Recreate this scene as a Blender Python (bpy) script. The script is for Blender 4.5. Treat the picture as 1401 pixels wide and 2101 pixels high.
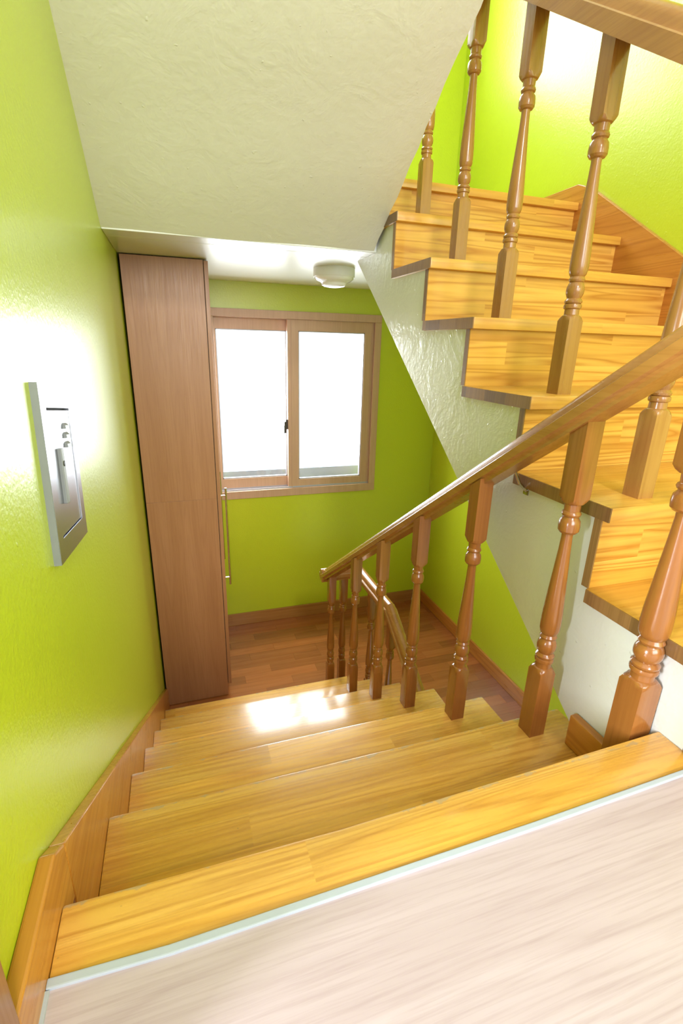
import bpy, bmesh, math, random
from mathutils import Vector, Matrix

random.seed(7)
for o in list(bpy.data.objects):
    bpy.data.objects.remove(o)
scene = bpy.context.scene
COL = scene.collection

# ------------------------------------------------------------------ camera
cam_data = bpy.data.cameras.new("camera")
cam = bpy.data.objects.new("camera", cam_data)
COL.objects.link(cam)
cam_data.sensor_fit = 'VERTICAL'
cam_data.sensor_height = 36.0
cam_data.lens = 1001.646 / 2101.0 * 36.0
cam_data.clip_start = 0.01
RT = Vector((0.9504776, -0.3097689, 0.02521029))
UP = Vector((0.077579, 0.31502108, 0.94590867))
FW = Vector((0.30095486, 0.89710922, -0.32345204))
cam.matrix_world = Matrix(((RT.x, UP.x, -FW.x, 0.1774795),
                           (RT.y, UP.y, -FW.y, -0.47867547),
                           (RT.z, UP.z, -FW.z, 0.64148483),
                           (0, 0, 0, 1)))
scene.camera = cam

# ------------------------------------------------------------------ world, lights, exposure
world = bpy.data.worlds.new("overcast_sky")
scene.world = world
world.use_nodes = True
world.node_tree.nodes["Background"].inputs[0].default_value = (0.93, 0.97, 1.0, 1)
world.node_tree.nodes["Background"].inputs[1].default_value = 1.0


def area_light(name, loc, target, sx, sy, power, color):
    l = bpy.data.lights.new(name, 'AREA')
    l.shape = 'RECTANGLE'
    l.size = sx
    l.size_y = sy
    l.energy = power
    l.color = color
    o = bpy.data.objects.new(name, l)
    COL.objects.link(o)
    o.location = loc
    o.rotation_euler = (Vector(target) - Vector(loc)).to_track_quat('-Z', 'Y').to_euler()
    return o


area_light("daylight_landing_window", (0.94, 3.30, 0.45), (0.94, 2.7, 0.2), 1.5, 1.5, 62, (0.93, 0.97, 1.0))
area_light("daylight_upper_window", (0.90, 3.20, 2.95), (0.9, 1.2, 1.9), 2.1, 1.9, 95, (0.97, 0.99, 1.0))
area_light("daylight_side_room", (-1.55, -0.95, 0.62), (0.95, -0.05, 0.10), 0.35, 0.7, 34, (0.88, 0.94, 1.0))
area_light("added_hall_fill", (0.75, -3.05, 1.45), (0.75, 2.0, 0.9), 2.2, 1.5, 54, (0.90, 0.94, 1.0))  # added frontal fill behind the camera; no window is built there
area_light("hall_lamp", (0.55, -2.20, 2.42), (0.5, 1.2, 0.0), 0.4, 0.4, 16, (1.0, 0.97, 0.93))
scene.cycles.max_bounces = 4
scene.cycles.diffuse_bounces = 3
scene.cycles.glossy_bounces = 2
scene.cycles.transmission_bounces = 2
scene.cycles.caustics_reflective = False
scene.cycles.caustics_refractive = False

scene.view_settings.view_transform = 'Standard'
scene.view_settings.look = 'None'
scene.view_settings.gamma = 1.0
scene.view_settings.use_curve_mapping = False
scene.view_settings.exposure = 1.15

# ------------------------------------------------------------------ material helpers


class NT:
    def __init__(self, name):
        self.m = bpy.data.materials.new(name)
        self.m.use_nodes = True
        self.t = self.m.node_tree
        self.b = self.t.nodes["Principled BSDF"]

    def n(self, kind, **kw):
        x = self.t.nodes.new(kind)
        for k, v in kw.items():
            setattr(x, k, v)
        return x

    def l(self, a, b):
        self.t.links.new(a, b)

    def val(self, sock, v):
        if hasattr(v, 'is_linked') or hasattr(v, 'links'):
            self.l(v, sock)
        else:
            sock.default_value = v

    def math(self, op, a, b=None, c=None, clamp=False):
        x = self.n('ShaderNodeMath', operation=op)
        x.use_clamp = clamp
        self.val(x.inputs[0], a)
        if b is not None:
            self.val(x.inputs[1], b)
        if c is not None:
            self.val(x.inputs[2], c)
        return x.outputs[0]

    def mix(self, fac, a, b, blend='MIX'):
        x = self.n('ShaderNodeMix', data_type='RGBA', blend_type=blend)
        self.val(x.inputs[0], fac)
        for s, v in ((x.inputs[6], a), (x.inputs[7], b)):
            if isinstance(v, tuple):
                s.default_value = (*v, 1) if len(v) == 3 else v
            else:
                self.l(v, s)
        return x.outputs[2]

    def maprange(self, v, a, b, c=0.0, d=1.0):
        x = self.n('ShaderNodeMapRange')
        self.val(x.inputs[0], v)
        for i, q in zip((1, 2, 3, 4), (a, b, c, d)):
            x.inputs[i].default_value = q
        return x.outputs[0]

    def noise(self, vec, scale, detail=4, rough=0.55, dist=0.0):
        x = self.n('ShaderNodeTexNoise')
        x.inputs['Scale'].default_value = scale
        x.inputs['Detail'].default_value = detail
        x.inputs['Roughness'].default_value = rough
        x.inputs['Distortion'].default_value = dist
        if vec is not None:
            self.l(vec, x.inputs['Vector'])
        return x.outputs['Fac']

    def bump(self, h, strength, dist):
        x = self.n('ShaderNodeBump')
        x.inputs['Strength'].default_value = strength
        x.inputs['Distance'].default_value = dist
        self.l(h, x.inputs['Height'])
        self.l(x.outputs[0], self.b.inputs['Normal'])


def wood(name, light, mid, dark, grain=0, across=1, stave=(0.075, 0.5), stave_amt=0.25, rough=0.25,
         coat=0.3, ring=9.0, line=0.5, wear=False, fine=0.3, fix=False):
    """Wood with growth rings; grain/across are local axis indices."""
    k = NT(name)
    tc = k.n('ShaderNodeTexCoord')
    oi = k.n('ShaderNodeObjectInfo')
    sep = k.n('ShaderNodeSeparateXYZ')
    k.l(tc.outputs['Object'], sep.inputs[0])
    ax = [sep.outputs[i] for i in range(3)]
    third = 3 - grain - across
    g, a, t = ax[grain], ax[across], ax[third]
    rnd = oi.outputs['Random']
    # staves
    arow = k.math('FLOOR', k.math('DIVIDE', k.math('ADD', a, k.math('MULTIPLY', t, 0.9)), stave[0]))
    shift = k.math('MULTIPLY', arow, 0.377)
    acol = k.math('FLOOR', k.math('ADD', k.math('ADD', k.math('DIVIDE', g, stave[1]), shift), k.math('MULTIPLY', rnd, 7.3)))
    cmb = k.n('ShaderNodeCombineXYZ')
    k.l(arow, cmb.inputs[0]); k.l(acol, cmb.inputs[1]); k.l(k.math('MULTIPLY', rnd, 13.7), cmb.inputs[2])
    wn = k.n('ShaderNodeTexWhiteNoise', noise_dimensions='3D')
    k.l(cmb.outputs[0], wn.inputs['Vector'])
    sv = wn.outputs['Value']
    # grain coordinates
    gc = k.n('ShaderNodeCombineXYZ')
    k.l(k.math('ADD', k.math('MULTIPLY', g, 0.45), k.math('MULTIPLY', rnd, 31.0)), gc.inputs[0])
    k.l(k.math('ADD', k.math('MULTIPLY', a, ring), k.math('MULTIPLY', sv, 9.0)), gc.inputs[1])
    k.l(k.math('MULTIPLY', t, ring), gc.inputs[2])
    n1 = k.noise(gc.outputs[0], 1.6, 2, 0.45, 0.35)
    rings = k.math('POWER', k.math('PINGPONG', k.math('MULTIPLY', n1, 18.0), 1.0), 2.2)
    fc = k.n('ShaderNodeCombineXYZ')
    k.l(k.math('MULTIPLY', g, 6.0), fc.inputs[0])
    k.l(k.math('ADD', k.math('MULTIPLY', a, 170.0), k.math('MULTIPLY', sv, 40.0)), fc.inputs[1])
    k.l(k.math('MULTIPLY', t, 170.0), fc.inputs[2])
    n2 = k.noise(fc.outputs[0], 1.0, 3, 0.6)
    c = k.mix(k.maprange(n1, 0.3, 0.7), light, mid)
    c = k.mix(k.math('MULTIPLY', rings, line), c, dark)
    c = k.mix(k.math('MULTIPLY', k.maprange(n2, 0.45, 0.75), fine), c, dark)
    hsv = k.n('ShaderNodeHueSaturation')
    k.l(c, hsv.inputs['Color'])
    k.l(k.maprange(sv, 0, 1, 1.0 - stave_amt, 1.0 + stave_amt * 0.5), hsv.inputs['Value'])
    c = hsv.outputs[0]
    rg = k.maprange(n2, 0.2, 0.8, rough * 0.8, rough * 1.3)
    if wear:
        # chipped varnish along the nosing (local y = 0) and scattered scuffs
        edge = k.maprange(k.math('ABSOLUTE', k.math('ADD', ax[1], 0.004)), 0.0, 0.012, 1.0, 0.0)
        chip = k.noise(tc.outputs['Object'], 26.0, 4, 0.7)
        m = k.maprange(k.math('ADD', k.math('MULTIPLY', edge, 0.34), chip), 0.80, 0.86)
        scuff = k.noise(tc.outputs['Object'], 62.0, 2, 0.5)
        m2 = k.math('MULTIPLY', k.maprange(scuff, 0.755, 0.79), 0.7)
        c = k.mix(k.math('MULTIPLY', m, 0.6), c, (0.40, 0.31, 0.20))
        c = k.mix(m2, c, (0.16, 0.10, 0.05))
    k.l(c, k.b.inputs['Base Color'])
    k.l(rg, k.b.inputs['Roughness'])
    k.b.inputs['Coat Weight'].default_value = coat
    k.b.inputs['Coat Roughness'].default_value = 0.12
    return k.m


def paint(name, col, rough=0.35, bump_scale=60.0, bump=0.25, dist=0.004, spec=0.5, lumps=0.0, vary=0.06, coat=0.0, coat_rough=0.2):
    k = NT(name)
    tc = k.n('ShaderNodeTexCoord')
    v = tc.outputs['Object']
    n = k.noise(v, 2.2, 2)
    dark = tuple(x * (1 - vary) for x in col)
    k.l(k.mix(n, col, dark), k.b.inputs['Base Color'])
    k.b.inputs['Roughness'].default_value = rough
    k.b.inputs['Specular IOR Level'].default_value = spec
    k.b.inputs['Coat Weight'].default_value = coat
    k.b.inputs['Coat Roughness'].default_value = coat_rough
    h = k.noise(v, bump_scale, 2, 0.6)
    if lumps:
        h2 = k.noise(v, 9.0, 4, 0.62, 1.0)
        h = k.math('ADD', h, k.math('MULTIPLY', h2, lumps))
        h3 = k.maprange(k.noise(v, 55.0, 1), 0.74, 0.80, 0.0, lumps * 0.5)
        h = k.math('ADD', h, h3)
    k.bump(h, bump, dist)
    return k.m


def plain(name, col, rough=0.4, metal=0.0, spec=0.5, coat=0.0):
    k = NT(name)
    tc = k.n('ShaderNodeTexCoord')
    n = k.noise(tc.outputs['Object'], 40.0, 1)
    k.l(k.mix(n, col, tuple(x * 0.93 for x in col)), k.b.inputs['Base Color'])
    k.b.inputs['Roughness'].default_value = rough
    k.b.inputs['Metallic'].default_value = metal
    k.b.inputs['Specular IOR Level'].default_value = spec
    k.b.inputs['Coat Weight'].default_value = coat
    return k.m


M = {}
PINE = dict(light=(0.80, 0.46, 0.095), mid=(0.73, 0.37, 0.055), dark=(0.48, 0.175, 0.018))
M['tread'] = wood('varnished_pine_tread', (0.83, 0.475, 0.11), (0.77, 0.40, 0.068), (0.47, 0.18, 0.022), grain=0, across=1, stave=(0.066, 0.85), stave_amt=0.16, rough=0.26,
                  ring=13, line=0.5, fine=0.6, wear=True, coat=0.45)
M['tread_up'] = wood('varnished_pine_upper_tread', **PINE, grain=0, across=1, stave=(0.07, 0.6), stave_amt=0.12, rough=0.3,
                     ring=9, line=0.4)
M['riser'] = wood('varnished_pine_riser', **PINE, grain=0, across=2, stave=(0.06, 0.6), stave_amt=0.10, rough=0.33,
                  ring=9, line=0.85)
M['endgrain'] = wood('brown_end_grain', (0.31, 0.165, 0.06), (0.26, 0.13, 0.045), (0.14, 0.06, 0.02), grain=2, across=1,
                     stave=(0.09, 0.2), stave_amt=0.3, rough=0.35, ring=22, line=0.35)
M['skirt'] = wood('orange_pine_skirting', (0.62, 0.27, 0.05), (0.55, 0.22, 0.035), (0.36, 0.11, 0.012), grain=1, across=2,
                  stave=(0.3, 3.0), stave_amt=0.05, rough=0.3, ring=10, line=0.5)
M['skirt_x'] = wood('brown_pine_baseboard', (0.50, 0.24, 0.07), (0.44, 0.19, 0.05), (0.28, 0.10, 0.02), grain=0, across=2,
                    stave=(0.3, 3.0), stave_amt=0.05, rough=0.35, ring=14, line=0.35)
M['baluster'] = wood('red_brown_varnished_baluster', (0.35, 0.135, 0.030), (0.29, 0.10, 0.022), (0.17, 0.05, 0.010), grain=2, across=0,
                     stave=(0.5, 3.0), stave_amt=0.06, rough=0.2, ring=12, line=0.25, coat=0.5)
M['baluster_up'] = wood('tan_varnished_baluster', (0.44, 0.22, 0.06), (0.37, 0.17, 0.045), (0.24, 0.09, 0.02), grain=2, across=0,
                        stave=(0.5, 3.0), stave_amt=0.06, rough=0.24, ring=12, line=0.25, coat=0.4)
M['rail'] = wood('varnished_handrail_wood', (0.46, 0.22, 0.055), (0.40, 0.175, 0.042), (0.26, 0.10, 0.02), grain=1, across=0,
                 stave=(0.5, 3.0), stave_amt=0.05, rough=0.22, ring=14, line=0.25, coat=0.5)
M['parquet'] = wood('red_brown_parquet', (0.44, 0.155, 0.045), (0.38, 0.12, 0.033), (0.22, 0.06, 0.016), grain=0, across=1,
                    stave=(0.5, 3.0), stave_amt=0.26, rough=0.2, ring=16, line=0.28, coat=0.12)
M['cabinet'] = wood('brown_cabinet_laminate', (0.44, 0.215, 0.105), (0.39, 0.18, 0.082), (0.28, 0.11, 0.045), grain=2, across=0,
                    stave=(0.6, 9.0), stave_amt=0.04, rough=0.38, ring=9, line=0.22, coat=0.0)
M['frame'] = wood('beige_brown_window_frame', (0.62, 0.42, 0.29), (0.57, 0.375, 0.255), (0.45, 0.28, 0.17), grain=2, across=0,
                  stave=(0.6, 9.0), stave_amt=0.04, rough=0.4, ring=20, line=0.15, coat=0.0)
M['casing'] = wood('brown_door_casing', (0.33, 0.15, 0.08), (0.29, 0.12, 0.06), (0.2, 0.07, 0.03), grain=2, across=1,
                   stave=(0.6, 9.0), stave_amt=0.04, rough=0.4, ring=12, line=0.2)
M['laminate'] = wood('pale_oak_laminate', (0.57, 0.46, 0.51), (0.52, 0.405, 0.445), (0.32, 0.215, 0.225), grain=0, across=1,
                     stave=(0.4, 3.0), stave_amt=0.03, rough=0.4, ring=6, line=0.22, fine=0.45, coat=0.0)
M['green'] = paint('lime_green_gloss_paint', (0.555, 0.675, 0.024), rough=0.34, bump_scale=110, bump=0.35, dist=0.0025, lumps=1.2, coat=0.42, coat_rough=0.27)
M['soffit'] = paint('cream_plaster_paint', (0.74, 0.73, 0.64), rough=0.5, bump_scale=45, bump=0.28, dist=0.004, lumps=2.0)
M['stringer'] = paint('white_stringer_gloss_paint', (0.78, 0.79, 0.74), rough=0.25, bump_scale=50, bump=0.4, dist=0.003, lumps=2.5, coat=0.3)
M['ceiling'] = paint('white_gloss_ceiling', (0.80, 0.81, 0.79), rough=0.28, bump_scale=30, bump=0.15, dist=0.003, lumps=1.0, coat=0.3)
M['white_trim'] = plain('white_plastic_trim', (0.46, 0.50, 0.60), 0.3)
M['white_wall'] = paint('white_room_paint', (0.75, 0.74, 0.72), rough=0.6, bump=0.1)
M['lamp_body'] = plain('white_lamp_plastic', (0.80, 0.80, 0.77), 0.35)
M['lamp_lens'] = plain('milky_lamp_lens', (0.9, 0.9, 0.9), 0.15, coat=0.6)
M['steel'] = plain('brushed_stainless_steel', (0.42, 0.42, 0.45), 0.27, 1.0)
M['steel_shade'] = plain('shaded_steel_copy', (0.22, 0.23, 0.24), 0.5, 0.2)  # darkened steel copy: shade painted into panel edge, latch and louvers
M['chrome'] = plain('chrome', (0.62, 0.61, 0.60), 0.15, 1.0)
M['dark'] = plain('dark_latch_plastic', (0.05, 0.045, 0.045), 0.4)
M['gap'] = plain('black_gap_strip', (0.012, 0.011, 0.011), 0.8)
M['parapet'] = plain('blue_grey_outside_ledge', (0.22, 0.30, 0.42), 0.8)


def glass_mat():
    k = NT('window_glass')
    t = k.n('ShaderNodeBsdfTransparent')
    t.inputs[0].default_value = (0.97, 0.985, 0.99, 1)
    g = k.n('ShaderNodeBsdfGlossy')
    g.inputs['Roughness'].default_value = 0.03
    mx = k.n('ShaderNodeMixShader')
    mx.inputs[0].default_value = 0.06
    k.l(t.outputs[0], mx.inputs[1]); k.l(g.outputs[0], mx.inputs[2])
    k.l(mx.outputs[0], k.t.nodes['Material Output'].inputs[0])
    return k.m


M['glass'] = glass_mat()

# ------------------------------------------------------------------ mesh helpers


class MB:
    def __init__(self):
        self.v = []
        self.f = []

    def box(self, x0, x1, y0, y1, z0, z1):
        n = len(self.v)
        self.v += [(x, y, z) for z in (z0, z1) for y in (y0, y1) for x in (x0, x1)]
        for q in ((0, 2, 3, 1), (4, 5, 7, 6), (0, 1, 5, 4), (2, 6, 7, 3), (0, 4, 6, 2), (1, 3, 7, 5)):
            self.f.append(tuple(n + i for i in q))
        return self

    def prism(self, poly, axis, a, b):
        """poly: 2D points in the two other axes (in order x,y,z minus axis)."""
        n = len(self.v)
        k = len(poly)
        for t in (a, b):
            for (u, w) in poly:
                p = [u, w]
                p.insert(axis, t)
                self.v.append(tuple(p))
        self.f.append(tuple(range(n + k - 1, n - 1, -1)))
        self.f.append(tuple(range(n + k, n + 2 * k)))
        for i in range(k):
            j = (i + 1) % k
            self.f.append((n + i, n + j, n + k + j, n + k + i))
        return self

    def rings(self, rr, cap=True):
        """list of rings (each list of equal-length 3D points), skinned."""
        n = len(self.v)
        m = len(rr[0])
        for r_ in rr:
            self.v += [tuple(p) for p in r_]
        for i in range(len(rr) - 1):
            for j in range(m):
                j2 = (j + 1) % m
                self.f.append((n + i * m + j, n + i * m + j2, n + (i + 1) * m + j2, n + (i + 1) * m + j))
        if cap:
            self.f.append(tuple(n + j for j in range(m - 1, -1, -1)))
            e = n + (len(rr) - 1) * m
            self.f.append(tuple(e + j for j in range(m)))
        return self

    def tube(self, a, b, r, seg=12):
        a = Vector(a); b = Vector(b)
        d = (b - a).normalized()
        u = d.orthogonal().normalized(); w = d.cross(u)
        mk = lambda c: [c + u * (r * math.cos(2 * math.pi * i / seg)) + w * (r * math.sin(2 * math.pi * i / seg)) for i in range(seg)]
        return self.rings([mk(a), mk(b)])

    def build(self, name, mat, parent=None, loc=(0, 0, 0), bevel=0.0, smooth=None, seg=2):
        me = bpy.data.meshes.new(name)
        loc = Vector(loc)
        me.from_pydata([tuple(Vector(p) - loc) for p in self.v], [], self.f)
        bm = bmesh.new()
        bm.from_mesh(me)
        bmesh.ops.recalc_face_normals(bm, faces=bm.faces)
        if bevel:
            ed = [e for e in bm.edges if len(e.link_faces) == 2 and e.calc_face_angle(0) > 0.6]
            bmesh.ops.bevel(bm, geom=ed, offset=bevel, segments=seg, profile=0.6, affect='EDGES', clamp_overlap=True)
        bm.to_mesh(me)
        bm.free()
        me.materials.append(mat)
        if smooth is not None:
            me.polygons.foreach_set('use_smooth', [True] * len(me.polygons))
            me.set_sharp_from_angle(angle=math.radians(smooth))
        o = bpy.data.objects.new(name, me)
        COL.objects.link(o)
        o.location = loc
        if parent is not None:
            attach(o, parent)
        return o


def world_loc(o):
    p = Vector(o.location)
    while o.parent is not None:
        o = o.parent
        p = p + Vector(o.location)
    return p


def attach(o, parent):
    """keep world position; parents are never rotated or scaled."""
    w = Vector(o.location)
    o.parent = parent
    o.location = w - world_loc(parent)


def thing(name, label, cat, loc, group=None):
    o = bpy.data.objects.new(name, None)
    o.empty_display_size = 0.05
    COL.objects.link(o)
    o.location = loc
    return tag(o, label, cat, group)


def tag(o, label, cat, group=None):
    o['label'] = label
    o['category'] = cat
    if group:
        o['group'] = group
    return o


def struct(o, label, cat):
    o['kind'] = 'structure'
    o['label'] = label
    o['category'] = cat
    return o


# ------------------------------------------------------------------ key dimensions (metres)
R_, G_ = 0.18, 0.273           # riser, going
XL, XR = -0.018, 1.949         # left and right wall faces
YW = 2.718                     # window wall face
ZL = -1.32                     # landing floor
ZC = 0.982                     # ceiling over the landing
XS = 0.943                     # open ends of the upper treads
XF = 0.953                     # painted face of the upper stringer
TOP = 3.9

# ------------------------------------------------------------------ walls
wl = MB().box(XL - 0.12, XL, -0.16, YW + 0.15, -2.7, TOP).build('wall_left', M['green'])
struct(wl, 'glossy lime green left wall beside the descending stairs', 'wall')
wr = MB().box(XR, XR + 0.12, -3.13, YW + 0.15, -2.7, TOP).build('wall_right', M['green'])
struct(wr, 'lime green right wall behind the rising stairs', 'wall')

# window wall with two openings (landing window in view, upper-storey window above it)
WX0, WX1, WZ0, WZ1 = 0.365, 1.492, -0.355, 0.832
UX0, UX1, UZ0, UZ1 = 0.20, 1.60, 2.12, 3.60
wb = MB()
yb0, yb1 = YW, YW + 0.15
for (x0, x1, z0, z1) in ((XL, WX0, -2.7, UZ0), (WX1, XR, -2.7, UZ0), (WX0, WX1, -2.7, WZ0), (WX0, WX1, WZ1, UZ0),
                         (XL, UX0, UZ0, TOP), (UX1, XR, UZ0, TOP), (UX0, UX1, UZ1, TOP)):
    if x1 - x0 > 1e-4 and z1 - z0 > 1e-4:
        wb.box(x0, x1, yb0, yb1, z0, z1)
o = wb.build('wall_back', M['green'])
struct(o, 'lime green wall around the bright sliding window', 'wall')
wn_ = MB().box(-2.4, XR, -3.25, -3.13, -2.7, TOP).build('wall_front', M['white_wall'])
struct(wn_, 'white wall of the hall behind the viewpoint', 'wall')
rf = MB().box(XL - 0.12, XR + 0.12, -3.25, YW + 0.15, TOP, TOP + 0.1).build('ceiling_upper', M['ceiling'])
struct(rf, 'white ceiling high above the stairwell', 'ceiling')
o = MB().box(-2.52, -2.4, -3.13, -0.16, 0.0, 2.5).build('wall_side_room', M['white_wall'])
struct(o, 'white far wall of the room beyond the left doorway', 'wall')
o = MB().box(-2.4, XL - 0.12, -0.16, -0.04, 0.0, 2.5).build('wall_side_room_end', M['white_wall'])
struct(o, 'white end wall of the room beyond the left doorway', 'wall')
o = MB().box(-2.52, XL - 0.12, -3.25, -0.04, 2.5, 2.6).build('ceiling_side_room', M['ceiling'])
struct(o, 'white ceiling of the room beyond the left doorway', 'ceiling')
lf = MB().box(XL, XR, -1.7, YW, -2.8, -2.7).build('floor_lower', M['parquet'])
struct(lf, 'red brown floor of the storey below', 'floor')

# ------------------------------------------------------------------ upper landing slab = ceiling over the lower landing
cl = MB().box(XL, XR, 1.602, YW, ZC, 1.222)
cl.box(XL, XF, 1.49, 1.602, ZC, 1.15)
o = cl.build('ceiling', M['ceiling'], bevel=0.004)
struct(o, 'glossy white ceiling above the landing window and cabinet', 'ceiling')

# sloping soffit of the next flight (upper left)
sl = 0.685
y0, z0 = 1.49, ZC + 0.002
y1 = -0.75
z1 = z0 + sl * (y0 - y1)
sb = bmesh.new()
NX, NY = 10, 46
rows = []
for j in range(NY + 1):
    y = y0 + (y1 - y0) * j / NY
    z = z0 + (z1 - z0) * j / NY
    row = []
    for i in range(NX + 1):
        x = XL - 0.004 + (0.944 - XL + 0.004) * i / NX
        dz = 0.0025 * math.sin(9.1 * x + 5.0 * y) + 0.002 * math.sin(17 * y + 3 * x)
        if i == NX:
            x += random.uniform(-0.005, 0.003)
            dz += 0.004
        row.append(sb.verts.new((x, y, z + dz)))
    rows.append(row)
for j in range(NY):
    for i in range(NX):
        sb.faces.new((rows[j][i], rows[j][i + 1], rows[j + 1][i + 1], rows[j + 1][i]))
ext = bmesh.ops.extrude_face_region(sb, geom=sb.faces[:])
for v in ext['geom']:
    if isinstance(v, bmesh.types.BMVert):
        v.co.z += 0.2
bmesh.ops.recalc_face_normals(sb, faces=sb.faces)
me = bpy.data.meshes.new('ceiling_slope')
sb.to_mesh(me); sb.free()
me.materials.append(M['soffit'])
me.polygons.foreach_set('use_smooth', [True] * len(me.polygons))
me.set_sharp_from_angle(angle=math.radians(40))
o = bpy.data.objects.new('ceiling_slope', me)
COL.objects.link(o)
struct(o, 'cream plastered sloping underside of the stair flight overhead', 'ceiling')

# ------------------------------------------------------------------ pale laminate floor in front
o = MB().prism([(0.001, -0.083), (0.122, -0.088), (0.324, -0.086), (0.62, -0.082), (0.953, -0.074), (1.949, -0.074), (1.949, -3.13), (-2.4, -3.13),
                (-2.4, -0.16), (-0.14, -0.16), (0.001, -0.16)], 2, -0.16, 0.0).build('floor', M['laminate'])
struct(o, 'pale pinkish oak laminate floor at the head of the stairs', 'floor')
o = MB().prism([(0.0, -0.087), (0.122, -0.092), (0.324, -0.090), (0.62, -0.086), (0.953, -0.078),
                (0.953, -0.070), (0.62, -0.077), (0.324, -0.080), (0.122, -0.082), (0.0, -0.077)], 2, -0.01, 0.004).build(
    'trim_1', M['white_trim'], bevel=0.0015)
struct(o, 'thin white plastic strip between laminate and stair edge', 'trim')
o = MB().box(-0.002, 0.004, -0.30, -0.088, -0.01, 0.003).build('trim_2', M['white_trim'])
struct(o, 'narrow white sealant strip along the left baseboard', 'trim')

# door casing in the near left corner
d1 = MB().box(-0.14, 0.001, -0.235, -0.142, 0.0, 2.1).build('door_1', M['casing'], bevel=0.003)
struct(d1, 'brown door casing at the near left edge', 'door casing')

# ------------------------------------------------------------------ lower staircase (descends away from the viewpoint)
st = thing('lower_staircase', 'yellow varnished pine stairs going down to the landing', 'staircase', (0.48, 0.8, ZL))
# top edge board
MB().prism([(0.0, 0.0), (0.13, -0.002), (0.349, -0.004), (0.685, 0.003), (0.953, 0.008), (0.953, -0.070), (0.62, -0.077),
            (0.324, -0.080), (0.122, -0.082), (0.0, -0.077)], 2, -0.035, 0.0).build(
    'top_board', M['tread'], st, (0.45, 0.002, 0.0), bevel=0.004, smooth=40)
XE = 0.988
for k in range(1, 7):
    yf = k * G_
    zt = -k * R_
    xe = XF + 0.002 if False else XE
    if k == 1:
        # notched around the white stringer wall
        poly = [(0.0, yf), (XE + 0.008, yf), (XE + 0.008, 0.205), (0.952, 0.185), (0.952, yf - G_ - 0.03), (0.0, yf - G_ - 0.03)]
        b = MB().prism(poly, 2, zt - 0.033, zt)
    else:
        b = MB().box(0.0, XE, yf - G_ - 0.02, yf, zt - 0.033, zt)
    b.build('tread', M['tread'], st, (0.45, yf, zt), bevel=0.004, smooth=40)
for k in range(0, 7):
    yf = k * G_ - 0.022
    zt = -k * R_ - 0.033
    zb = -(k + 1) * R_ if k < 6 else ZL
    MB().box(0.0, 0.951 if k == 0 else XE - 0.006, yf - 0.018, yf, zb, zt).build('riser', M['riser'], st, (0.45, yf, zb))
# wall string along the left wall
sk = 0.072
poly = [(0.062, sk - 0.66 * 0.062 + 0.012), (0.062, -0.30), (2.0, ZL - 0.05), (2.03, ZL - 0.05), (2.03, ZL + 0.045), (1.955, ZL + 0.085)]
poly = [(0.045, 0.045), (0.045, -0.25), (1.65, ZL), (1.962, ZL), (1.962, sk - 0.659 * 1.962 + 0.02)]
MB().prism(poly, 0, XL, 0.0).build('wall_string', M['skirt'], st, (XL, 1.0, -0.6), bevel=0.002)
# little wood block against the stringer on the first tread
MB().box(0.932, 0.9515, 0.008, 0.178, -0.18, -0.103).build('end_block', M['skirt'], st, (0.94, 0.1, -0.18), bevel=0.003)

# baseboard on the left wall at floor level
o = MB().prism([(-0.142, 0.0), (0.045, -0.05), (0.045, 0.045), (0.012, 0.070), (-0.142, 0.070)], 0, XL, 0.0).build('baseboard_left', M['skirt'], loc=(XL, 0, 0), bevel=0.003)
struct(o, 'orange pine baseboard piece at the top left of the stairs', 'baseboard')

# ------------------------------------------------------------------ landing floor with parquet strips
fl = MB().box(XL, 0.995, 1.62, YW, ZL - 0.12, ZL - 0.008)
fl.box(0.995, XR, 1.24, YW, ZL - 0.12, ZL - 0.008)
fl = fl.build('landing_floor', M['gap'])
struct(fl, 'red brown parquet floor of the lower landing', 'floor')
PW = 0.0745
yy = YW - 0.012
row = 0
mesh_cache = {}


def plank(x0, x1, y0, y1):
    key = (round(x1 - x0, 3), round(y1 - y0, 3))
    if key in mesh_cache:
        ob = bpy.data.objects.new('plank', mesh_cache[key])
        COL.objects.link(ob)
        ob.location = (x0, y0, ZL)
        attach(ob, fl)
    else:
        ob = MB().box(x0 + 0.0003, x1 - 0.0003, y0 + 0.0003, y1 - 0.0003, ZL - 0.008, ZL).build('plank', M['parquet'], fl, (x0, y0, ZL))
        mesh_cache[key] = ob.data


while yy - PW > 1.22:
    ya, ybk = yy - PW, yy
    xs0 = 0.0 if ya > 1.61 else 0.997
    ln = 0.45
    x = xs0 - (row * 0.17 % ln)
    while x < XR - 0.02:
        a_, b_ = max(x, xs0), min(x + ln, XR - 0.013)
        if b_ - a_ > 0.02:
            plank(a_, b_, ya, ybk)
        x += ln
    yy -= PW
    row += 1
Y3 = yy                                                    # front edge of the landing over the lower flight

# baseboards of the landing
o = MB().box(XL, XR, YW - 0.014, YW, ZL, ZL + 0.092).build('baseboard_back', M['skirt_x'], loc=(XL, YW, ZL), bevel=0.003)
struct(o, 'brown wooden baseboard under the window wall', 'baseboard')
o = MB().box(XR - 0.014, XR, Y3, YW - 0.014, ZL, ZL + 0.092).build('baseboard_right', M['skirt'], loc=(XR, 2, ZL), bevel=0.003)
struct(o, 'orange brown wooden baseboard along the right wall of the landing', 'baseboard')

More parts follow.
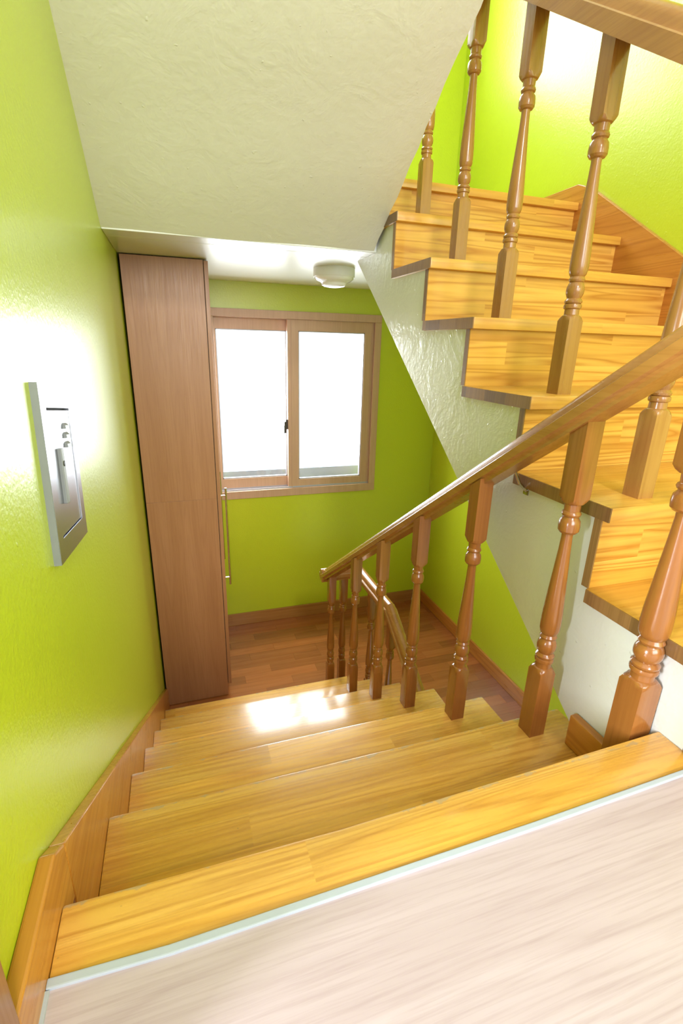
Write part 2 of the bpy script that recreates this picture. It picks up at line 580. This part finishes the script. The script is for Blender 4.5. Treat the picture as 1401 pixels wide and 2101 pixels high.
# flight going on down under the rising stairs
s3 = thing('descending_staircase', 'wooden flight continuing down from the landing under the rising stairs', 'staircase', (1.45, 0.6, -2.7))
for k in range(0, 7):
    yf = Y3 - k * G_
    zt = ZL - k * R_
    if k == 0:
        MB().box(0.997, XR - 0.014, yf - 0.03, yf, zt - 0.033, zt).build('nosing', M['tread_up'], s3, (1.4, yf, zt), bevel=0.004)
    else:
        MB().box(0.997, XR - 0.002, yf - 0.03, yf + G_ - 0.03, zt - 0.033, zt).build('tread', M['tread_up'], s3, (1.4, yf, zt), bevel=0.004)
    MB().box(0.999, XR - 0.002, yf - 0.012, yf, zt - R_, zt - 0.033).build('riser', M['riser'], s3, (1.4, yf, zt - R_))

# ------------------------------------------------------------------ upper staircase (rises away on the right)
su = thing('upper_staircase', 'yellow pine stairs rising along the right wall with a white stringer', 'staircase', (1.45, 0.7, 0.0))
YU, ZU = 0.192, 0.362
TT = 0.030
for j in range(-1, 6):
    yf = YU + j * G_
    zt = ZU + j * R_
    dp = G_ + 0.024 if j < 5 else 0.10
    b = MB().box(XS + 0.0, XR - 0.022, yf, yf + dp, zt - TT, zt)
    t = b.build('tread' if j < 5 else 'landing_nosing', M['tread_up'], su, (1.4, yf, zt), bevel=0.003, smooth=40)
    # dark end grain cap on the open end
    MB().box(XS - 0.0025, XS + 0.001, yf + 0.001, yf + dp - 0.003, zt - TT + 0.0005, zt - 0.001).build('end_cap', M['endgrain'], t, (XS, yf, zt))
    zb = zt - R_
    rr = MB().box(XS + 0.006, XR - 0.022, yf + 0.022, yf + 0.040, zb, zt - TT).build('riser', M['riser'], su, (1.4, yf + 0.02, zb))
    MB().box(XS + 0.0035, XS + 0.0065, yf + 0.022, yf + 0.040, zb, zt - TT).build('end_cap', M['endgrain'], rr, (XS, yf, zb))
# white painted concrete string: saw-tooth above, straight below
poly = []
for j in range(-1, 6):
    yf = YU + j * G_ + 0.030
    zt = ZU + j * R_ - TT
    poly += [(yf, zt - R_ + TT if j > -1 else -0.02), (yf, zt)]
    # up the riser, then back under the tread
poly.append((1.60, ZU + 5 * R_ - TT))
poly += [(1.711, ZC + 0.001), (0.183, -0.150), (0.183, -0.34), (-0.051, -0.34)]
MB().prism(poly, 0, XF, XR - 0.001).build('stringer', M['stringer'], su, (XF, 0.7, 0.3))
# skirting on the right wall
ys0 = YU - G_
zline = lambda y: ZU + (y - YU) * R_ / G_
poly = [(ys0 - 0.1, -0.15), (1.70, 1.04), (1.9, 1.222), (YW - 0.001, 1.222), (YW - 0.001, 1.337), (1.58, 1.337), (1.50, 1.305), (ys0 - 0.1, zline(ys0 - 0.1) + 0.085)]
MB().prism(poly, 0, XR - 0.022, XR - 0.0005).build('wall_skirting', M['skirt'], su, (XR - 0.022, 0.7, 0.6), bevel=0.002)

# ------------------------------------------------------------------ balusters
PROF = [  # (height above the block top reference, radius); total turned length 0.375
    (0.000, 0.0165), (0.012, 0.0160), (0.014, 0.0190), (0.019, 0.0198), (0.023, 0.0188), (0.0245, 0.0165), (0.026, 0.0188),
    (0.030, 0.0196), (0.034, 0.0170), (0.036, 0.0150), (0.040, 0.0168), (0.046, 0.0192), (0.053, 0.0198), (0.060, 0.0190), (0.067, 0.0165),
    (0.0705, 0.0140), (0.072, 0.0165), (0.076, 0.0178), (0.080, 0.0160), (0.082, 0.0150), (0.086, 0.0180), (0.094, 0.0200), (0.110, 0.0206),
    (0.135, 0.0200), (0.180, 0.0175), (0.230, 0.0145), (0.275, 0.0118), (0.305, 0.0106), (0.313, 0.0108), (0.315, 0.0160),
    (0.320, 0.0196), (0.330, 0.0202), (0.341, 0.0190), (0.347, 0.0150), (0.349, 0.0140), (0.351, 0.0168), (0.355, 0.0182), (0.359, 0.0168),
    (0.361, 0.0148), (0.375, 0.0155)]
TURN = 0.375
UPB = 0.155                                                # nominal length of the upper square block


def sq_ring(h, z, seg=24):
    """square of half side h sampled with seg points."""
    out = []
    for i in range(seg):
        a = 2 * math.pi * i / seg
        c, s = math.cos(a), math.sin(a)
        q = h / max(abs(c), abs(s))
        out.append(Vector((c * q, s * q, z)))
    return out


def rnd_ring(r, z, seg=24):
    return [Vector((r * math.cos(2 * math.pi * i / seg), r * math.sin(2 * math.pi * i / seg), z)) for i in range(seg)]


def blend_ring(h, r, z, seg=24):
    out = []
    for i in range(seg):
        a = 2 * math.pi * i / seg
        c, s = math.cos(a), math.sin(a)
        q = min(h / max(abs(c), abs(s)), r)
        out.append(Vector((c * q, s * q, z)))
    return out


BAL_CACHE = {}


def baluster(parent, x, y, z0, z1, mat, fat=1.0, name='baluster', slope=0.0, lower=None, rot=0.0):
    """square-turned-square baluster from foot z0 up to z1 (axis); top cut on the rail slope."""
    L = z1 - z0
    low = L - TURN - UPB if lower is None else lower
    key = (round(L, 4), mat.name, fat, slope, round(low, 4), rot)
    if key not in BAL_CACHE:
        h = 0.0193 * fat
        rr = [sq_ring(h, 0.0), sq_ring(h, low - 0.010), blend_ring(h, h * 1.22, low - 0.003), blend_ring(h, h * 1.02, low + 0.001)]
        # corners of the seg=24 square are sharpened by duplicated rings
        for (pz, pr) in PROF:
            rr.append(rnd_ring(pr * fat, low + 0.003 + pz * (TURN - 0.006) / TURN))
        zt = low + TURN
        rr += [blend_ring(h, h * 1.02, zt - 0.001), blend_ring(h, h * 1.22, zt + 0.003), sq_ring(h, zt + 0.010)]
        top = sq_ring(h, L)
        for p in top:
            p.z += p.y * slope
        rr.append(top)
        mb = MB().rings(rr)
        o = mb.build(name, mat, None, (0, 0, 0), smooth=32)
        BAL_CACHE[key] = o.data
    else:
        o = bpy.data.objects.new(name, BAL_CACHE[key])
        COL.objects.link(o)
    o.location = (x, y, z0)
    attach(o, parent)
    return o


def rail_profile(w=0.031, h1=0.040, h2=0.030, cove=True):
    low = [(-w * 0.68, 0.0), (w * 0.68, 0.0), (w * 0.68, 0.008), (w * 0.76, 0.014), (w * 0.97, 0.018)] if cove else [(-w, 0.0), (w, 0.0)]
    pts = low + [(w, h1 - 0.003), (w - 0.003, h1), (w - 0.007, h1), (w - 0.0085, h1 + 0.004)]
    r = w - 0.0085
    n = 10
    for i in range(1, n):
        a = math.pi * i / n
        pts.append((r * math.cos(a), h1 + 0.006 + (h2 - 0.006) * math.sin(a)))
    pts += [(-w + 0.0085, h1 + 0.004), (-w + 0.007, h1), (-w + 0.003, h1), (-w, h1 - 0.003)]
    if cove:
        pts += [(-w * 0.97, 0.018), (-w * 0.76, 0.014), (-w * 0.68, 0.008)]
    return pts


def rail(name, parent, path, mat, **kw):
    """sweep the handrail profile along a 3D path (bottom centre line); section planes are vertical mitres."""
    prof = rail_profile(**kw)
    P = [Vector(p) for p in path]
    rr = []
    for i, p in enumerate(P):
        din = (P[i] - P[i - 1]) if i > 0 else (P[1] - P[0])
        dout = (P[i + 1] - P[i]) if i < len(P) - 1 else (P[i] - P[i - 1])
        a = Vector((din.x, din.y, 0)).normalized()
        b = Vector((dout.x, dout.y, 0)).normalized()
        t = (a + b).normalized()
        side = Vector((t.y, -t.x, 0))
        c = max(0.3, side.dot(Vector((a.y, -a.x, 0))))
        cosn = 1.0
        rr.append([p + side * (u / c) + Vector((0, 0, w)) for (u, w) in prof])
    c0 = P[len(P) // 2]
    return MB().rings(rr).build(name, mat, parent, c0, smooth=24)


# lower balustrade ------------------------------------------------
SL1 = -0.688
zr1 = lambda y: 0.508 + SL1 * (y - 0.235)
bl = thing('lower_balustrade', 'red brown turned balustrade of the descending stairs turning at the landing', 'balustrade', (0.87, 0.9, ZL))
xr1 = lambda y: 0.884 - 0.0125 * y
ZCN = -0.563
rail('handrail', bl, [(xr1(-0.32), -0.32, zr1(-0.32)), (xr1(0.6), 0.6, zr1(0.6)), (xr1(1.765), 1.765, zr1(1.765)), (0.862, 1.80, ZCN)], M['rail'])
rail('handrail', bl, [(0.835, 1.80, ZCN), (1.05, 1.80, ZCN), (1.05, 1.36, ZCN), (1.05, 0.35, ZCN - 0.66 * 1.01)], M['rail'])
EMB = 0.012
for k, (x, y) in enumerate(((0.886, 0.232), (0.865, 0.502), (0.858, 0.772), (0.855, 1.042), (0.853, 1.312)), start=1):
    baluster(bl, x, y, -k * R_, zr1(y) + EMB, M['baluster'], slope=SL1)
nb = baluster(bl, 0.924, 0.043, -R_, zr1(0.043) + EMB, M['baluster'], fat=1.22, name='newel_post', slope=SL1, lower=0.275)
nb['label'] = 'thick post at the head of the descending handrail'
baluster(bl, 0.872, 1.72, ZL, zr1(1.72) + EMB, M['baluster'], slope=SL1)
baluster(bl, 0.965, 1.80, ZL, ZCN + EMB, M['baluster'])
baluster(bl, 1.05, 1.585, ZL, ZCN + EMB, M['baluster'])
baluster(bl, 1.05, 1.335, ZL, ZCN + EMB - 0.01, M['baluster'])
for k in (1, 2):
    y = Y3 - k * G_ + 0.12
    baluster(bl, 1.05, y, ZL - k * R_, ZCN - 0.66 * (1.36 - y) + EMB, M['baluster'], slope=0.66)

br = MB().tube((0.892, 0.43, 0.392), (0.925, 0.442, 0.345), 0.004)
br.tube((0.925, 0.442, 0.345), (0.9535, 0.447, 0.322), 0.004)
br.box(0.9505, 0.9532, 0.438, 0.456, 0.314, 0.330)
bo = br.build('rail_bracket', M['chrome'], bl, (0.925, 0.442, 0.345), smooth=40)
bo['label'] = 'small chrome bracket under the handrail'

# upper balustrade ------------------------------------------------
bu = thing('upper_balustrade', 'tan turned balustrade along the open side of the rising stairs', 'balustrade', (1.06, 0.7, 0.18))
SLU = 0.66
zru = lambda y: 1.236 + SLU * (y - 0.521)
rail('handrail', bu, [(1.06, -0.30, zru(-0.30)), (1.06, 0.5, zru(0.5)), (1.06, 1.66, zru(1.66)), (1.06, 1.74, zru(1.66) + 0.02)], M['rail'], w=0.031, h1=0.040, h2=0.036, cove=False)
for j in range(-1, 6):
    y = YU + j * G_ + 0.056
    baluster(bu, 1.064, y, ZU + j * R_, zru(y) + EMB, M['baluster_up'], slope=SLU)

# ------------------------------------------------------------------ cabinet
cb = thing('tall_cabinet', 'tall narrow brown laminate cabinet standing on the landing by the left wall', 'cabinet', (0.16, 2.3, ZL))
CX0, CX1, CY0, CY1, CZ1 = -0.008, 0.328, 1.963, 2.69, 0.978
MB().box(CX0, CX1, CY0, CY0 + 0.018, -0.112, CZ1).build('side_panel', M['cabinet'], cb, (0.16, CY0, 0.3), bevel=0.0006)
MB().box(CX0, CX1, CY0, CY0 + 0.018, ZL + 0.004, -0.1125).build('side_panel', M['cabinet'], cb, (0.21, CY0 + 0.3, -0.7), bevel=0.0006)
MB().box(CX0, CX1, CY1 - 0.018, CY1, ZL, CZ1).build('side_panel', M['cabinet'], cb, (0.16, CY1, 0.0))
MB().box(CX0, CX1, CY0 + 0.018, CY1 - 0.018, CZ1 - 0.018, CZ1).build('top_panel', M['cabinet'], cb, (0.16, 2.3, CZ1))
MB().box(CX0, CX0 + 0.006, CY0 + 0.018, CY1 - 0.018, ZL, CZ1 - 0.018).build('back_panel', M['cabinet'], cb, (CX0, 2.3, 0))
MB().box(CX0 + 0.006, CX1, CY0 + 0.018, CY1 - 0.018, ZL + 0.075, ZL + 0.093).build('bottom_panel', M['cabinet'], cb, (0.16, 2.3, ZL))
MB().box(CX1 - 0.03, CX1 - 0.015, CY0 + 0.018, CY1 - 0.018, ZL, ZL + 0.075).build('plinth', M['cabinet'], cb, (0.3, 2.3, ZL))
MB().box(CX1, CX1 + 0.003, CY0 + 0.004, CY1 - 0.004, ZL + 0.085, CZ1 - 0.01).build('door_gap_shade', M['gap'], cb, (CX1, 2.3, 0))  # black strip standing in for the shade in the door gap
ym = (CY0 + CY1) / 2
for (ya, yb_) in ((CY0 + 0.002, ym - 0.0015), (ym + 0.0015, CY1 - 0.002)):
    dr = MB().box(CX1 + 0.003, CX1 + 0.021, ya, yb_, ZL + 0.078, CZ1 - 0.003).build('door', M['cabinet'], cb, (CX1 + 0.01, (ya + yb_) / 2, 0), bevel=0.001)
    yh = yb_ - 0.04 if ya < ym - 0.01 else ya + 0.04
    if ya < ym - 0.01:
        yh = ya + 0.055
    hx = CX1 + 0.021
    hb = MB().tube((hx + 0.028, yh, -0.075), (hx + 0.028, yh, -0.63), 0.0055)
    for zz in (-0.115, -0.585):
        hb.tube((hx - 0.001, yh, zz), (hx + 0.028, yh, zz), 0.0045)
    hh = hb.build('handle', M['chrome'], dr, (hx, yh, -0.35), smooth=40)
    hh['label'] = 'long vertical chrome bar handle'

# ------------------------------------------------------------------ landing window
w1 = bpy.data.objects.new('window_1', None)
COL.objects.link(w1)
w1.location = (0.93, YW, WZ0)
struct(w1, 'bright two pane sliding window with beige brown frame above the landing', 'window')


def frame4(x0, x1, z0, z1, t, ya, yb, name, mat, parent, tb=None, bevel=0.002):
    tb = t if tb is None else tb
    for (a, b, c, d) in ((x0, x1, z1 - t, z1), (x0, x1, z0, z0 + tb), (x0, x0 + t, z0 + tb, z1 - t), (x1 - t, x1, z0 + tb, z1 - t)):
        MB().box(a, b, ya, yb, c, d).build(name, mat, parent, ((a + b) / 2, ya, (c + d) / 2), bevel=bevel)


yf0 = YW - 0.012
frame4(WX0, WX1, WZ0, WZ1, 0.046, yf0, YW + 0.14, 'frame_bar', M['frame'], w1, tb=0.052)
# track lips
MB().box(WX0 + 0.046, WX1 - 0.046, YW + 0.004, YW + 0.010, WZ0 + 0.052, WZ0 + 0.062).build('track', M['white_trim'], w1, (0.93, YW, WZ0))
MB().box(WX0 + 0.046, WX1 - 0.046, YW + 0.055, YW + 0.061, WZ0 + 0.052, WZ0 + 0.060).build('track', M['white_trim'], w1, (0.93, YW + 0.05, WZ0))


def sash(x0, x1, ya, yb, tl, tr, tt, tb, latch):
    z0, z1 = WZ0 + 0.053, WZ1 - 0.047
    top = MB()
    s = MB().box(x0, x1, ya, yb, z1 - tt, z1)
    s.box(x0, x1, ya, yb, z0, z0 + tb)
    s.box(x0, x0 + tl, ya, yb, z0 + tb, z1 - tt)
    s.box(x1 - tr, x1, ya, yb, z0 + tb, z1 - tt)
    so = s.build('sash', M['frame'], w1, ((x0 + x1) / 2, ya, z0))
    gx0, gx1, gz0, gz1 = x0 + tl, x1 - tr, z0 + tb, z1 - tt
    ym_ = (ya + yb) / 2
    MB().box(gx0 - 0.004, gx1 + 0.004, ym_ - 0.002, ym_ + 0.002, gz0 - 0.004, gz1 + 0.004).build('pane', M['glass'], so, ((gx0 + gx1) / 2, ym_, gz0))
    # white glazing bead
    q = MB()
    for (a, b, c, d) in ((gx0, gx1, gz1 - 0.006, gz1), (gx0, gx1, gz0, gz0 + 0.008), (gx0, gx0 + 0.006, gz0, gz1), (gx1 - 0.006, gx1, gz0, gz1)):
        q.box(a, b, ya + 0.006, ym_ - 0.003, c, d)
    q.build('glazing_bead', M['white_trim'], so, ((gx0 + gx1) / 2, ya, gz1))
    return so


sr = sash(0.862, WX1 - 0.047, YW + 0.006, YW + 0.046, 0.072, 0.062, 0.066, 0.055, False)
sl_ = sash(WX0 + 0.047, 0.905, YW + 0.056, YW + 0.096, 0.014, 0.040, 0.066, 0.070, True)
# raised stile lines on the right sash
for xx in (0.884, WX1 - 0.062):
    MB().box(xx, xx + 0.004, YW + 0.0035, YW + 0.0065, WZ0 + 0.055, WZ1 - 0.05).build('stile_bead', M['frame'], sr, (xx, YW, 0))
lt = MB().box(0.848, 0.862, YW + 0.012, YW + 0.030, 0.10, 0.165)
lt.box(0.836, 0.850, YW + 0.010, YW + 0.024, 0.075, 0.125)
lt.box(0.838, 0.848, YW + 0.012, YW + 0.022, 0.120, 0.150)
lo = lt.build('latch', M['dark'], sr, (0.85, YW + 0.01, 0.1), bevel=0.002)
lo['label'] = 'small dark window latch'
# ledge outside, just below the panes
o = MB().box(0.1, 1.8, YW + 0.22, YW + 0.26, -0.9, -0.222).build('outside_ledge', M['parapet'])
struct(o, 'blue grey ledge seen through the bottom of the window', 'ledge')

# upper-storey window (above the frame of the photo)
w2 = bpy.data.objects.new('window_2', None)
COL.objects.link(w2)
w2.location = (0.87, YW, UZ0)
struct(w2, 'upper storey window lighting the top of the stairwell', 'window')
frame4(UX0, UX1, UZ0, UZ1, 0.05, YW - 0.01, YW + 0.12, 'frame_bar', M['frame'], w2)
MB().box(0.87, 0.93, YW + 0.03, YW + 0.08, UZ0 + 0.05, UZ1 - 0.05).build('mullion', M['frame'], w2, (0.9, YW, 2.8))
MB().box(UX0 + 0.05, 0.87, YW + 0.05, YW + 0.054, UZ0 + 0.05, UZ1 - 0.05).build('pane', M['glass'], w2, (0.6, YW, 2.8))
MB().box(0.93, UX1 - 0.05, YW + 0.05, YW + 0.054, UZ0 + 0.05, UZ1 - 0.05).build('pane', M['glass'], w2, (1.2, YW, 2.8))

# ------------------------------------------------------------------ ceiling lamp
lx, ly = 0.925, 1.955


def lathe(cx, cy, prof, seg=40):
    return MB().rings([[Vector((cx + r * math.cos(2 * math.pi * i / seg), cy + r * math.sin(2 * math.pi * i / seg), z)) for i in range(seg)] for (r, z) in prof])


lm = thing('ceiling_lamp', 'round white flush ceiling lamp above the landing window', 'lamp', (lx, ly, ZC))
lathe(lx, ly, [(0.098, ZC), (0.098, ZC - 0.004), (0.099, ZC - 0.036), (0.096, ZC - 0.040), (0.09, ZC - 0.040)]).build('housing', M['lamp_body'], lm, (lx, ly, ZC), smooth=40)
lathe(lx, ly, [(0.095, ZC - 0.036), (0.092, ZC - 0.046), (0.080, ZC - 0.056), (0.064, ZC - 0.062), (0.060, ZC - 0.066), (0.058, ZC - 0.074),
               (0.046, ZC - 0.080), (0.02, ZC - 0.084), (0.001, ZC - 0.085)]).build('diffuser', M['lamp_lens'], lm, (lx, ly, ZC - 0.05), smooth=35)

# ------------------------------------------------------------------ breaker panel on the left wall (hangs slightly askew)
bp = thing('wall_panel', 'stainless steel breaker panel door on the green left wall', 'panel', (XL, 0.414, 0.30))
ang = math.radians(-7.3)
PC = Vector((0, 0.414, 0.435))


def tilt(o):
    """bake the panel's askew rotation about its centre into the mesh."""
    w = world_loc(o)
    for v in o.data.vertices:
        p = v.co + w - PC
        y, z = p.y, p.z
        v.co = Vector((p.x, y * math.cos(ang) - z * math.sin(ang), y * math.sin(ang) + z * math.cos(ang))) + PC - w
    return o


hw, hh_ = 0.110, 0.134
px0, px1 = XL, -0.0075
y0p, y1p, z0p, z1p = PC.y - hw, PC.y + hw, PC.z - hh_, PC.z + hh_
fb = MB()
rim = 0.030
for (a, b, c, d) in ((y0p, y1p, z1p - rim * 1.15, z1p), (y0p, y1p, z0p, z0p + rim * 1.15), (y0p, y0p + rim, z0p + rim * 1.15, z1p - rim * 1.15), (y1p - rim, y1p, z0p + rim * 1.15, z1p - rim * 1.15)):
    fb.box(px0, px1, a, b, c, d)
tilt(fb.build('frame', M['steel'], bp, (px0, PC.y, PC.z)))
tilt(MB().box(px0, px1 - 0.0006, y0p - 0.0012, y0p + 0.0002, z0p, z1p).build('edge_shade_strip', M['steel_shade'], bp, (px0, y0p, PC.z)))  # thin strip coloured darker so the near side reads as shaded
tilt(MB().box(px0 + 0.001, px0 + 0.003, y0p + rim - 0.001, y1p - rim + 0.001, z0p + rim * 1.15 - 0.001, z1p - rim * 1.15 + 0.001).build('back_plate', M['gap'], bp, (px0, PC.y, PC.z)))
dp_ = MB().box(px0 + 0.003, px1 - 0.002, y0p + rim + 0.003, y1p - rim - 0.0012, z0p + rim * 1.15 + 0.0015, z1p - rim * 1.15 - 0.004).build('door', M['steel'], bp, (px0, PC.y, PC.z), bevel=0.0008)
tilt(dp_)
hx = px1 - 0.002
lt = MB().box(hx - 0.001, hx + 0.006, PC.y - 0.038, PC.y - 0.020, PC.z - 0.052, PC.z + 0.036)
lo = tilt(lt.build('latch', M['steel_shade'], dp_, (hx, PC.y - 0.03, PC.z), bevel=0.0015))
tilt(MB().tube((hx + 0.005, PC.y - 0.029, PC.z + 0.012), (hx + 0.0075, PC.y - 0.029, PC.z + 0.012), 0.0045).build('lock', M['dark'], dp_, (hx, PC.y - 0.029, PC.z)))
for i in range(3):
    zc_ = PC.z + 0.070 - i * 0.0155
    q = MB().prism([(hx - 0.001, zc_ - 0.005), (hx + 0.005, zc_ - 0.005), (hx + 0.0042, zc_ + 0.001), (hx - 0.001, zc_ + 0.006)], 1, PC.y + 0.022, PC.y + 0.052)
    tilt(q.build('vent_louver', M['steel_shade'], dp_, (hx, PC.y + 0.04, zc_)))

bpy.context.view_layer.update()
